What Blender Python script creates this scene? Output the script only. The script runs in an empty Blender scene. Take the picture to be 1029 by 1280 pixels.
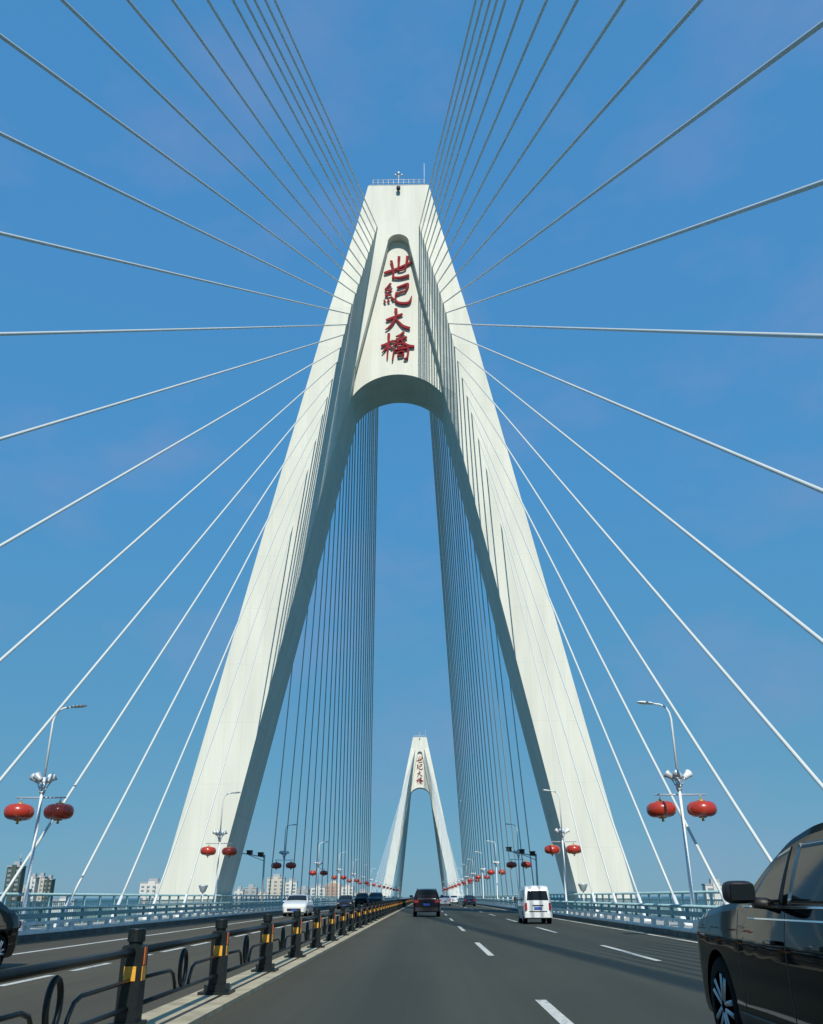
import bpy, bmesh, math, random
from mathutils import Vector, Matrix
R = math.radians
random.seed(7)
SC = bpy.context.scene
COL = SC.collection

# ------------------------------------------------------------------ camera
CAMX, CAMZ = 2.15, 1.3
cd = bpy.data.cameras.new('camera'); cam = bpy.data.objects.new('camera', cd); COL.objects.link(cam)
SC.camera = cam
cd.sensor_width = 36; cd.lens = 31.28; cd.clip_start = 0.1; cd.clip_end = 60000
PITCH, YAW, ROLL = R(23.38), R(0.774), R(-0.19)
cam.matrix_world = (Matrix.Translation((CAMX, 0, CAMZ)) @ Matrix.Rotation(YAW, 4, 'Z')
                    @ Matrix.Rotation(R(90) + PITCH, 4, 'X') @ Matrix.Rotation(ROLL, 4, 'Z'))

# ------------------------------------------------------------------ sun, sky, exposure
SUN = Vector((-0.085, 1.0, -0.92)).normalized()          # direction the light travels
sd = bpy.data.lights.new('sun', 'SUN'); sd.energy = 4.4; sd.angle = R(0.5); sd.color = (1.0, 0.96, 0.88)
so = bpy.data.objects.new('sun', sd); COL.objects.link(so)
so.rotation_euler = SUN.to_track_quat('-Z', 'Y').to_euler()
W = bpy.data.worlds.new('World'); SC.world = W; W.use_nodes = True
nt = W.node_tree; nt.nodes.clear()
wo = nt.nodes.new('ShaderNodeOutputWorld'); bg = nt.nodes.new('ShaderNodeBackground')
sky = nt.nodes.new('ShaderNodeTexSky'); sky.sky_type = 'NISHITA'; sky.sun_disc = False
sky.sun_elevation = math.asin(-SUN.z); sky.sun_rotation = math.atan2(-SUN.x, -SUN.y)
sky.air_density = 0.9; sky.dust_density = 0.1; sky.ozone_density = 2.2; sky.altitude = 50
hs = nt.nodes.new('ShaderNodeHueSaturation'); hs.inputs['Saturation'].default_value = 1.0
tc = nt.nodes.new('ShaderNodeTexCoord')
# thin wisps of cloud
mp = nt.nodes.new('ShaderNodeMapping'); mp.inputs['Scale'].default_value = (2.2, 1.6, 4.0)
nz = nt.nodes.new('ShaderNodeTexNoise'); nz.inputs['Scale'].default_value = 2.2; nz.inputs['Detail'].default_value = 5; nz.inputs['Roughness'].default_value = .55
cr = nt.nodes.new('ShaderNodeValToRGB'); cr.color_ramp.elements[0].position = .50; cr.color_ramp.elements[1].position = .80
cr.color_ramp.elements[1].color = (.35, .35, .35, 1)
mx = nt.nodes.new('ShaderNodeMixRGB'); mx.blend_type = 'MIX'; mx.inputs['Color2'].default_value = (2.6, 3.0, 5.0, 1)
L = nt.links.new
L(tc.outputs['Generated'], mp.inputs['Vector']); L(mp.outputs['Vector'], nz.inputs['Vector']); L(nz.outputs['Fac'], cr.inputs['Fac'])
# deep clear blue of a dry high-pressure day: the sky colour by elevation, blended with the physical sky
sx = nt.nodes.new('ShaderNodeSeparateXYZ'); rp_ = nt.nodes.new('ShaderNodeValToRGB'); L(tc.outputs['Generated'], sx.inputs[0]); mz = nt.nodes.new('ShaderNodeMath'); mz.operation = 'MULTIPLY_ADD'; mz.inputs[1].default_value = .9; mz.inputs[2].default_value = .1; L(sx.outputs['Z'], mz.inputs[0]); L(mz.outputs[0], rp_.inputs['Fac'])
def lin(c): return tuple((v / 255 / 12.92 if v / 255 < .04045 else ((v / 255 + .055) / 1.055) ** 2.4) for v in c)
STOPS = [(-.05, (30, 42, 50)), (-.004, (96, 152, 180)), (.04, (95, 155, 186)), (.2, (83, 151, 194)), (.4, (75, 148, 203)), (.65, (73, 143, 203)), (.95, (74, 140, 195))]
els = rp_.color_ramp.elements
while len(els) < len(STOPS): els.new(.5)
for e, (p, c) in zip(els, STOPS): e.position = p * .9 + .1; e.color = (*lin(c), 1)
sc_ = nt.nodes.new('ShaderNodeVectorMath'); sc_.operation = 'SCALE'; sc_.inputs['Scale'].default_value = 1 / .11; L(rp_.outputs['Color'], sc_.inputs[0])
m0 = nt.nodes.new('ShaderNodeMixRGB'); m0.inputs['Fac'].default_value = .92
L(sky.outputs['Color'], hs.inputs['Color']); L(hs.outputs['Color'], m0.inputs['Color1']); L(sc_.outputs[0], m0.inputs['Color2']); L(m0.outputs['Color'], mx.inputs['Color1']); L(cr.outputs['Color'], mx.inputs['Fac'])
L(mx.outputs['Color'], bg.inputs['Color']); L(bg.outputs['Background'], wo.inputs['Surface'])
bg.inputs['Strength'].default_value = 0.11
SC.view_settings.view_transform = 'Standard'; SC.view_settings.look = 'None'
SC.cycles.caustics_reflective = False; SC.cycles.sample_clamp_indirect = 3.0
SC.view_settings.exposure = 0.0; SC.view_settings.gamma = 1.0

# ------------------------------------------------------------------ materials
def mat(name, col, rough=.6, metal=0., coat=0., noise=0., nscale=3., spec=.5, bump=0., bscale=40.):
    m = bpy.data.materials.new(name); m.use_nodes = True
    t = m.node_tree; b = t.nodes['Principled BSDF']
    b.inputs['Base Color'].default_value = (*col, 1); b.inputs['Roughness'].default_value = rough
    b.inputs['Metallic'].default_value = metal; b.inputs['Specular IOR Level'].default_value = spec
    if coat: b.inputs['Coat Weight'].default_value = coat; b.inputs['Coat Roughness'].default_value = .05
    c = t.nodes.new('ShaderNodeTexCoord')
    if noise:
        n = t.nodes.new('ShaderNodeTexNoise'); n.inputs['Scale'].default_value = nscale; n.inputs['Detail'].default_value = 6
        r = t.nodes.new('ShaderNodeMapRange'); r.inputs['From Min'].default_value = .3; r.inputs['From Max'].default_value = .7
        r.inputs['To Min'].default_value = 1 - noise; r.inputs['To Max'].default_value = 1 + noise
        x = t.nodes.new('ShaderNodeVectorMath'); x.operation = 'SCALE'; x.inputs[0].default_value = col
        t.links.new(c.outputs['Object'], n.inputs['Vector']); t.links.new(n.outputs['Fac'], r.inputs['Value'])
        t.links.new(r.outputs['Result'], x.inputs['Scale']); t.links.new(x.outputs['Vector'], b.inputs['Base Color'])
    if bump:
        n2 = t.nodes.new('ShaderNodeTexNoise'); n2.inputs['Scale'].default_value = bscale; n2.inputs['Detail'].default_value = 4
        bb = t.nodes.new('ShaderNodeBump'); bb.inputs['Strength'].default_value = bump; bb.inputs['Distance'].default_value = .01
        t.links.new(c.outputs['Object'], n2.inputs['Vector']); t.links.new(n2.outputs['Fac'], bb.inputs['Height'])
        t.links.new(bb.outputs['Normal'], b.inputs['Normal'])
    return m
def low_ior(m, v): m.node_tree.nodes['Principled BSDF'].inputs['IOR'].default_value = v

def concrete_panels():
    m = mat('pylon_concrete', (.66, .68, .58), .75)
    t = m.node_tree; b = t.nodes['Principled BSDF']; N = t.nodes.new; K = t.links.new
    c = N('ShaderNodeTexCoord'); s = N('ShaderNodeSeparateXYZ'); cb = N('ShaderNodeCombineXYZ')
    K(c.outputs['Object'], s.inputs[0]); K(s.outputs['X'], cb.inputs['X']); K(s.outputs['Z'], cb.inputs['Y'])
    br = N('ShaderNodeTexBrick'); br.offset = 0; br.inputs['Scale'].default_value = 1
    br.inputs['Brick Width'].default_value = 1.3; br.inputs['Row Height'].default_value = 4.5; br.inputs['Mortar Size'].default_value = .03
    br.inputs['Mortar Smooth'].default_value = .4; br.inputs['Bias'].default_value = 0
    br.inputs['Color1'].default_value = (.70, .70, .60, 1); br.inputs['Color2'].default_value = (.68, .68, .58, 1); br.inputs['Mortar'].default_value = (.635, .645, .55, 1)
    K(cb.outputs[0], br.inputs['Vector'])
    mp = N('ShaderNodeMapping'); mp.inputs['Scale'].default_value = (.9, .9, .12); K(c.outputs['Object'], mp.inputs['Vector'])
    n = N('ShaderNodeTexNoise'); n.inputs['Scale'].default_value = 1.0; n.inputs['Detail'].default_value = 7; K(mp.outputs[0], n.inputs['Vector'])
    r = N('ShaderNodeMapRange'); r.inputs['From Min'].default_value = .3; r.inputs['From Max'].default_value = .7; r.inputs['To Min'].default_value = .90; r.inputs['To Max'].default_value = 1.06
    K(n.outputs['Fac'], r.inputs['Value'])
    x = N('ShaderNodeVectorMath'); x.operation = 'SCALE'; K(br.outputs['Color'], x.inputs[0]); K(r.outputs[0], x.inputs['Scale'])
    K(x.outputs[0], b.inputs['Base Color'])
    return m

def asphalt():
    m = mat('asphalt', (.05, .05, .05), .8, spec=.35)
    t = m.node_tree; b = t.nodes['Principled BSDF']; N = t.nodes.new; K = t.links.new
    c = N('ShaderNodeTexCoord')
    def noise(scale, sx, sy, lo, hi, det=5):
        mp = N('ShaderNodeMapping'); mp.inputs['Scale'].default_value = (sx, sy, 1); K(c.outputs['Object'], mp.inputs['Vector'])
        n = N('ShaderNodeTexNoise'); n.inputs['Scale'].default_value = scale; n.inputs['Detail'].default_value = det; K(mp.outputs[0], n.inputs['Vector'])
        r = N('ShaderNodeMapRange'); r.inputs['From Min'].default_value = .3; r.inputs['From Max'].default_value = .7
        r.inputs['To Min'].default_value = lo; r.inputs['To Max'].default_value = hi; K(n.outputs['Fac'], r.inputs['Value']); return r.outputs[0]
    a = noise(1, .55, .02, .76, 1.2); d = noise(1, .25, .12, .9, 1.1); e = noise(60, 1, 1, .86, 1.14, 2)
    m1 = N('ShaderNodeMath'); m1.operation = 'MULTIPLY'; K(a, m1.inputs[0]); K(d, m1.inputs[1])
    m2 = N('ShaderNodeMath'); m2.operation = 'MULTIPLY'; K(m1.outputs[0], m2.inputs[0]); K(e, m2.inputs[1])
    f = noise(1, 7, .03, .93, 1.07, 3)
    sp = N('ShaderNodeSeparateXYZ'); K(c.outputs['Object'], sp.inputs[0])
    def mth(op, a_, b_=None, c_=None):
        n = N('ShaderNodeMath'); n.operation = op
        for i_, v in enumerate((a_, b_, c_)):
            if v is None: continue
            if isinstance(v, (int, float)): n.inputs[i_].default_value = v
            else: K(v, n.inputs[i_])
        return n.outputs[0]
    ph = mth('MULTIPLY', mth('SUBTRACT', sp.outputs['X'], 1.65), 2 * math.pi / 3.6)
    w1 = mth('MULTIPLY', mth('COSINE', ph), -.05); w2 = mth('MULTIPLY', mth('COSINE', mth('MULTIPLY', ph, 2)), -.05)
    tr = mth('ADD', mth('ADD', w1, w2), 1.0)
    k1 = mth('MULTIPLY', m2.outputs[0], mth('MULTIPLY', f, tr))
    x = N('ShaderNodeVectorMath'); x.operation = 'SCALE'; K(k1, x.inputs['Scale'])
    dust = N('ShaderNodeMapRange'); dust.inputs['From Min'].default_value = 1.3; dust.inputs['From Max'].default_value = -.5; dust.inputs['To Max'].default_value = .8; K(sp.outputs['X'], dust.inputs['Value'])
    dm = N('ShaderNodeMixRGB'); dm.inputs['Color1'].default_value = (.049, .052, .036, 1); dm.inputs['Color2'].default_value = (.072, .060, .036, 1); K(dust.outputs[0], dm.inputs['Fac'])
    K(dm.outputs[0], x.inputs[0]); K(x.outputs[0], b.inputs['Base Color'])
    bb = N('ShaderNodeBump'); bb.inputs['Strength'].default_value = .3; bb.inputs['Distance'].default_value = .01
    n = N('ShaderNodeTexNoise'); n.inputs['Scale'].default_value = 90; K(c.outputs['Object'], n.inputs['Vector']); K(n.outputs['Fac'], bb.inputs['Height']); K(bb.outputs[0], b.inputs['Normal'])
    return m

def worn_paint(name, col, under=(.075, .075, .06)):
    m = mat(name, col, .6); t = m.node_tree; b = t.nodes['Principled BSDF']; N = t.nodes.new; K = t.links.new
    c = N('ShaderNodeTexCoord'); n = N('ShaderNodeTexNoise'); n.inputs['Scale'].default_value = 14; n.inputs['Detail'].default_value = 8; n.inputs['Roughness'].default_value = .7
    r = N('ShaderNodeValToRGB'); r.color_ramp.elements[0].position = .36; r.color_ramp.elements[1].position = .48
    n3 = N('ShaderNodeTexNoise'); n3.inputs['Scale'].default_value = .35
    a = N('ShaderNodeMath'); a.operation = 'MULTIPLY_ADD'; a.inputs[1].default_value = .35; K(n3.outputs['Fac'], a.inputs[0]); 
    d = N('ShaderNodeMath'); d.operation = 'SUBTRACT'; d.inputs[1].default_value = .17; K(n.outputs['Fac'], d.inputs[0]); K(d.outputs[0], a.inputs[2])
    x = N('ShaderNodeMixRGB'); x.inputs['Color1'].default_value = (*under, 1); x.inputs['Color2'].default_value = (*col, 1)
    K(c.outputs['Object'], n.inputs['Vector']); K(c.outputs['Object'], n3.inputs['Vector']); K(a.outputs[0], r.inputs['Fac']); K(r.outputs['Color'], x.inputs['Fac']); K(x.outputs['Color'], b.inputs['Base Color'])
    return m

M = dict(
    pylon=concrete_panels(), road=asphalt(),
    concrete=mat('concrete', (.34, .35, .32), .85, noise=.15, nscale=2),
    dark_kerb=mat('dark_concrete', (.11, .115, .10), .9, noise=.35, nscale=2), kerb=mat('kerb_concrete', (.40, .345, .225), .85, noise=.25, nscale=3),  # kerb below the guard rail: one dark, mottled concrete tone
    paving=mat('paving', (.40, .41, .37), .85, noise=.12, nscale=1.5),
    paint=worn_paint('road_paint', (.60, .60, .53)),
    paint_cream=mat('road_paint_cream', (.50, .46, .34), .7, noise=.3, nscale=2),
    cable=mat('cable_sheath', (.60, .63, .59), .4, noise=.04, nscale=.5),
    steel=mat('galvanised_steel', (.50, .54, .54), .4, .3),
    white=mat('white_enamel', (.74, .76, .74), .4, noise=.05, nscale=2),
    dirty_white=mat('weathered_white_paint', (.78, .80, .76), .6, noise=.15, nscale=4),
    teal=mat('teal_paint', (.14, .33, .34), .4, noise=.15, nscale=3),
    teal_light=mat('pale_teal_paint', (.34, .52, .52), .4, noise=.15, nscale=3),
    black=mat('black_iron', (.008, .012, .012), .45, spec=.3, noise=.3, nscale=12),
    yellow=mat('amber_reflector', (.75, .36, .04), .35, noise=.12, nscale=30),
    orange=mat('orange_reflector', (.70, .16, .03), .35, noise=.12, nscale=30),
    red=mat('red_lantern_cloth', (.42, .035, .014), .3, noise=.08, nscale=3, coat=.4),
    gold=mat('gold_trim', (.55, .33, .07), .4, .4),
    letter=mat('crimson_lettering', (.27, .035, .042), .95, spec=.08, noise=.1, nscale=2),
    glass=mat('dark_glass', (.012, .016, .018), .05, spec=.9),
    tyre=mat('tyre_rubber', (.008, .008, .008), .9, spec=.15, noise=.15, nscale=20),
    rim=mat('alloy_rim', (.45, .47, .48), .38, .35),
    trim=mat('black_plastic', (.014, .014, .015), .5, noise=.1, nscale=20),
    chrome=mat('chrome', (.7, .7, .7), .12, 1.),
    blackcar=mat('black_car_paint', (.002, .003, .004), .04, spec=.5, coat=0, noise=.05, nscale=2),
    greycar=mat('dark_grey_car_paint', (.018, .022, .028), .3, spec=.3, coat=.5, noise=.05, nscale=2),
    browncar=mat('dark_wine_car_paint', (.010, .007, .010), .3, spec=.3, coat=.4, noise=.05, nscale=2),
    whitecar=mat('white_car_paint', (.72, .73, .70), .3, coat=.8, noise=.04, nscale=2),
    silvercar=mat('silver_car_paint', (.42, .44, .46), .3, .5, coat=.8, noise=.04, nscale=2),
    tail=mat('tail_lamp_lens', (.32, .012, .01), .15, coat=.5),
    lens=mat('headlamp_lens', (.62, .65, .66), .1, coat=.5),
    plate=mat('blue_number_plate', (.03, .09, .38), .4),
    lampglass=mat('lamp_glass', (.55, .58, .58), .2),
)

for k_ in ('greycar', 'browncar'): low_ior(M[k_], 1.17)
low_ior(M['blackcar'], 1.27)
low_ior(M['glass'], 1.22)
# ------------------------------------------------------------------ mesh helpers
class MB:
    def __init__(s): s.v = []; s.f = []; s.sm = []
    def add(s, vs, fs, smooth=False):
        o = len(s.v); s.v += [tuple(p) for p in vs]
        s.f += [tuple(i + o for i in f) for f in fs]; s.sm += [smooth] * len(fs); return s
    def box(s, x0, x1, y0, y1, z0, z1):
        vs = [(x, y, z) for x in (x0, x1) for y in (y0, y1) for z in (z0, z1)]
        return s.add(vs, [(0, 1, 3, 2), (4, 6, 7, 5), (0, 4, 5, 1), (2, 3, 7, 6), (0, 2, 6, 4), (1, 5, 7, 3)])
    def tube(s, pts, r, n=8, cap=True, closed=False):
        pts = [Vector(p) for p in pts]; m = len(pts)
        rs = r if isinstance(r, (list, tuple)) else [r] * m
        vs = []; prev = None
        for i, p in enumerate(pts):
            if closed: d = pts[(i + 1) % m] - pts[i - 1]
            else: d = pts[min(i + 1, m - 1)] - pts[max(i - 1, 0)]
            d.normalize()
            if prev is None:
                a = Vector((0, 0, 1)) if abs(d.z) < .9 else Vector((1, 0, 0)); u = d.cross(a).normalized()
            else: u = (prev - d * prev.dot(d)).normalized()
            prev = u; w = d.cross(u)
            for k in range(n):
                t = 2 * math.pi * k / n; vs.append(p + (u * math.cos(t) + w * math.sin(t)) * rs[i])
        fs = []
        for i in range(m if closed else m - 1):
            j = (i + 1) % m
            for k in range(n): fs.append((i * n + k, i * n + (k + 1) % n, j * n + (k + 1) % n, j * n + k))
        s.add(vs, fs, True)
        if cap and not closed:
            o = len(s.v) - m * n
            s.f += [tuple(o + k for k in range(n))[::-1], tuple(o + (m - 1) * n + k for k in range(n))]; s.sm += [False, False]
        return s
    def lathe(s, prof, n=16, c=(0, 0, 0), axis='Z', rib=0., smooth=True):
        vs = []
        for (r, z) in prof:
            for k in range(n):
                t = 2 * math.pi * k / n; rr = r * (1 - rib * (k % 2)); a, b = rr * math.cos(t), rr * math.sin(t)
                p = (a, b, z) if axis == 'Z' else ((z, a, b) if axis == 'X' else (a, z, b))
                vs.append((p[0] + c[0], p[1] + c[1], p[2] + c[2]))
        fs = []
        for i in range(len(prof) - 1):
            for k in range(n): fs.append((i * n + k, i * n + (k + 1) % n, (i + 1) * n + (k + 1) % n, (i + 1) * n + k))
        s.add(vs, fs, smooth)
        o = len(s.v) - len(vs)
        if prof[0][0] > 1e-4: s.f.append(tuple(o + k for k in range(n))[::-1]); s.sm.append(False)
        if prof[-1][0] > 1e-4: s.f.append(tuple(o + (len(prof) - 1) * n + k for k in range(n))); s.sm.append(False)
        return s
    def prism(s, poly, y0, y1):                   # polygon in XZ extruded along Y
        n = len(poly)
        vs = [(x, y0, z) for x, z in poly] + [(x, y1, z) for x, z in poly]
        fs = [tuple(range(n)), tuple(range(2 * n - 1, n - 1, -1))] + [(i, i + n, (i + 1) % n + n, (i + 1) % n) for i in range(n)]
        return s.add(vs, fs)
    def build(s, name, m, parent=None, fix=True):
        me = bpy.data.meshes.new(name); me.from_pydata(s.v, [], s.f)
        me.polygons.foreach_set('use_smooth', s.sm); me.materials.append(m)
        if fix:
            b = bmesh.new(); b.from_mesh(me); bmesh.ops.recalc_face_normals(b, faces=b.faces); b.to_mesh(me); b.free()
        me.update()
        o = bpy.data.objects.new(name, me); COL.objects.link(o)
        if parent: o.parent = parent
        return o

def tag(o, label=None, cat=None, group=None, kind=None):
    if label: o['label'] = label
    if cat: o['category'] = cat
    if group: o['group'] = group
    if kind: o['kind'] = kind
    return o
def struct(o): o['kind'] = 'structure'; return o
def empty(name, loc, rz=0.):
    o = bpy.data.objects.new(name, None); COL.objects.link(o); o.location = loc; o.rotation_euler = (0, 0, rz); o.empty_display_size = .3
    return o
def copy_tree(o, parent=None):
    c = o.copy(); COL.objects.link(c)
    if parent: c.parent = parent
    for ch in list(KIDS.get(o.name, [])) or [x for x in o.children]: 
        copy_tree(ch, c)
    return c
KIDS = {}
ORD = ['first', 'second', 'third', 'fourth', 'fifth', 'sixth', 'seventh', 'eighth', 'ninth', 'tenth', 'eleventh', 'twelfth', 'thirteenth',
       'fourteenth', 'fifteenth', 'sixteenth', 'seventeenth', 'eighteenth', 'nineteenth', 'twentieth', 'twenty-first', 'twenty-second']
def lerp(tab, z):
    if z <= tab[0][0]: return tab[0][1]
    for (a, b), (c, d) in zip(tab, tab[1:]):
        if z <= c: return b + (d - b) * (z - a) / (c - a)
    return tab[-1][1]

# ------------------------------------------------------------------ ground, water, deck
T1, T2 = 71.35, 71.35 + 340           # pylon centre lines
Y0, Y1 = -90., 900.
def sheet(name, x0, x1, y0, y1, z, m, nx=1, ny=1):
    b = MB(); b.add([(x0, y0, z), (x1, y0, z), (x1, y1, z), (x0, y1, z)], [(0, 1, 2, 3)]); return struct(b.build(name, m))
wm = mat('sea_water', (.03, .085, .10), .3, bump=.6, bscale=.25)
sheet('water', -30000, 30000, -20000, 40000, -26, wm)
gm = mat('shore_ground', (.08, .11, .06), .9, noise=.4, nscale=.02)
lb = MB()
for pts in ([(-2500, 560), (-150, 610), (160, 650), (900, 700), (2600, 760), (4000, 2600), (-4000, 2600)],):
    n = len(pts); lb.add([(x, y, -24.5) for x, y in pts] + [(x * 1.01, y - 12, -27) for x, y in pts],
                         [tuple(range(n))] + [(i, (i + 1) % n, (i + 1) % n + n, i + n) for i in range(n)])
struct(lb.build('ground', gm))
dk = MB()
dk.prism([(-12.9, -.06), (12.9, -.06), (12.9, -.5), (9, -2.6), (-9, -2.6), (-12.9, -.5)], Y0, Y1)
struct(dk.build('bridge_deck', M['concrete']))
sheet('road', -10.8, 10.8, Y0, Y1, 0, M['road'])
for s, nm in ((-1, 'pavement_left'), (1, 'pavement_right')):
    b = MB(); b.box(min(s * 11.15, s * 12.95), max(s * 11.15, s * 12.95), Y0, Y1, -.05, .28); struct(b.build(nm, M['paving']))
    b = MB(); b.box(min(s * 10.75, s * 11.15), max(s * 10.75, s * 11.15), Y0, Y1, -.05, .2); struct(b.build('kerb', M['dark_kerb']))
# median kerb with a seam and painted edge strips
b = MB(); b.box(-1.15, -.41, Y0, Y1, -.05, .06); struct(b.build('median_kerb', M['kerb']))
sheet('kerb_seam', -.71, -.655, Y0, Y1, .064, M['trim'])
def line(x, w, m, dash=None, off=0., name='lane_marking', y0=-20, y1=700, z=.004):
    b = MB()
    if dash:
        y = y0 + off
        while y < y1:
            b.add([(x - w / 2, y, z), (x + w / 2, y, z), (x + w / 2, y + dash[0], z), (x - w / 2, y + dash[0], z)], [(0, 1, 2, 3)]); y += dash[1]
    else: b.add([(x - w / 2, y0, z), (x + w / 2, y0, z), (x + w / 2, y1, z), (x - w / 2, y1, z)], [(0, 1, 2, 3)])
    return struct(b.build(name, m, fix=False))
line(3.7, .15, M['paint'], (6.6, 16.5), 10.7)
line(7.2, .15, M['paint'], (6.8, 16.5), 8.7)
line(10.35, .16, M['paint'], name='edge_line')
line(-4.7, .15, M['paint'], (2.2, 3.2), 4)
line(-8.2, .17, M['paint'], name='edge_line')

# ------------------------------------------------------------------ railings
def long_run(parent, name, m, mesh_fn, ys, x, limit=100):
    """first `limit` repeats as parts sharing a mesh, the rest as one stuff part"""
    mb = MB(); mesh_fn(mb, 0); first = mb.build(name, m, parent); first.location = (x, ys[0], 0)
    for y in ys[1:limit]:
        c = first.copy(); COL.objects.link(c); c.parent = parent; c.location = (x, y, 0)
    if len(ys) > limit:
        mb = MB()
        for y in ys[limit:]: mesh_fn(mb, y)
        o = mb.build(name, m, parent); o.location = (x, 0, 0); o['kind'] = 'stuff'
    return first

for s, side in ((-1, 'left'), (1, 'right')):
    g = tag(empty('guard_rail', (0, 0, 0)), f'low teal guard rail with white ladder base along the {side} road edge', 'guard rail', 'road edge guard rails')
    x = s * 10.95
    b = MB(); b.tube([(x, -12, .97), (x, 560, .97)], .055, 8); b.build('top_rail', M['teal_light'], g)
    b = MB(); b.box(x - .06, x + .06, -12, 560, .66, .82); b.build('beam', M['teal'], g)
    b = MB(); b.box(x - .07, x + .07, -12, 560, .47, .57); b.box(x - .07, x + .07, -12, 560, .2, .29); b.build('lower_rail', M['dirty_white'], g)
    def up(mb, y): mb.box(-.066, .066, y - .13, y + .13, .288, .472)
    def post(mb, y):
        mb.box(-.045, .045, y - .06, y + .06, .57, .94)
    ys = [2 + 2.0 * i for i in range(270)]
    long_run(g, 'upright', M['dirty_white'], up, ys, x)
    long_run(g, 'post', M['teal'], post, [3 + 2.0 * i for i in range(270)], x)
    # outer parapet
    g = tag(empty('parapet_railing', (0, 0, 0)), f'pale teal balustrade railing at the outer {side} edge of the bridge', 'railing', 'outer parapet railings')
    x = s * 12.7
    runs = [(-12, 620)]
    for a, c in runs:
        b = MB(); b.tube([(x, a, 1.42), (x, c, 1.42)], .055, 8); b.build('top_rail', M['teal_light'], g)
        b = MB(); b.box(x - .03, x + .03, a, c, 1.12, 1.18); b.box(x - .03, x + .03, a, c, .42, .48); b.build('lower_rail', M['teal'], g)
        b = MB(); y = a
        while y < min(c, 420): b.box(x - .012, x + .012, y, y + .03, .48, 1.12); y += .2
        if len(b.v): b.build('balusters', M['teal_light'], g)
    ys = [y for y in [4 + 2.0 * i for i in range(300)] if any(a < y < c for a, c in runs)]
    def rp(mb, y): mb.box(-.05, .05, y - .05, y + .05, .28, 1.37)
    long_run(g, 'post', M['teal_light'], rp, ys, x)

# median fence
g = tag(empty('median_fence', (-.80, 0, .06)), 'black iron median fence with amber banded posts and oval rings', 'fence')
SP = 4.1
pb = MB(); pb.box(-.22, .22, -.22, .22, 0, .035); pb.box(-.15, .15, -.15, .15, .035, .12)
pb.prism([(-.105, .12), (.105, .12), (.105, .78), (.085, .80), (-.085, .80), (-.105, .78)], -.105, .105)
pb.lathe([(.07, .80), (.07, .825), (.088, .83), (.088, .94), (.082, .95), (0, .952)], 16, smooth=False)
post0 = pb.build('post', M['black'], g)
rb = MB(); rb.box(-.06, .06, -.112, .112, .48, .61); rb.box(-.112, .112, -.06, .06, .48, .61); ref0 = rb.build('reflector', M['yellow'], post0)
rb = MB(); rb.box(.104, .112, -.035, .035, .62, .78); rb.box(-.112, -.104, -.035, .035, .62, .78); ref1 = rb.build('reflector_strip', M['orange'], post0)
fb = MB(); a, c = .11, SP - .11; mid = SP / 2
fb.tube([(0, a, .74), (0, c, .74)], .04, 8)
bay0 = fb.build('top_rail', M['black'], g)
fb = MB(); fb.tube([(0, a, .24), (0, c, .24)], .024, 6)
for q in (-1, 1):
    e = mid - q * (mid - .11)
    fb.tube([(0, e, .48), (0, mid - q * .62, .47), (0, mid - q * .46, .43), (0, mid - q * .36, .33), (0, mid - q * .31, .25)], .02, 6)
low0 = fb.build('scroll_rail', M['black'], g)
fb = MB(); fb.tube([(0, mid + .14 * math.cos(t), .46 + .19 * math.sin(t)) for t in [2 * math.pi * i / 24 for i in range(24)]], .026, 6, closed=True)
ring0 = fb.build('oval_ring', M['black'], g)
PY = [10.0 + SP * i for i in range(-2, 96)]
for i, y in enumerate(PY):
    if i == 0: ps = [post0, bay0, low0, ring0]
    else:
        ps = []
        for o in (post0, bay0, low0, ring0):
            q = o.copy(); COL.objects.link(q); q.parent = g; ps.append(q)
        for o in (ref0, ref1):
            q = o.copy(); COL.objects.link(q); q.parent = ps[0]
    for q in ps: q.location = (0, y, 0)

# ------------------------------------------------------------------ pylon
ZT = 67.4
outer = lambda z: 17.09 - .208 * z
WS = [(37, 3.9), (38.2, 3.8), (39.8, 3.5), (42.2, 3.1), (43.9, 2.8), (47.4, 2.1), (51.8, 2.0), (61.5, 2.1), (62.6, 2.1)]
WP = [(42, 3.95), (43.9, 3.85), (47.4, 3.4), (51.8, 2.95), (62.6, 2.12)]
RC = [(36.9, 0), (39.8, .8), (42.2, 1.3), (47.4, 1.3), (51.8, 1.1), (62.6, .0)]
TH = 1.8
def Tz(z): return TH + lerp([(47.4, 1.3), (51.8, 1.1), (62.6, 0)], z)
def Tb(z): return lerp([(0, 3.1), (44, 4.4)], z)

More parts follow.
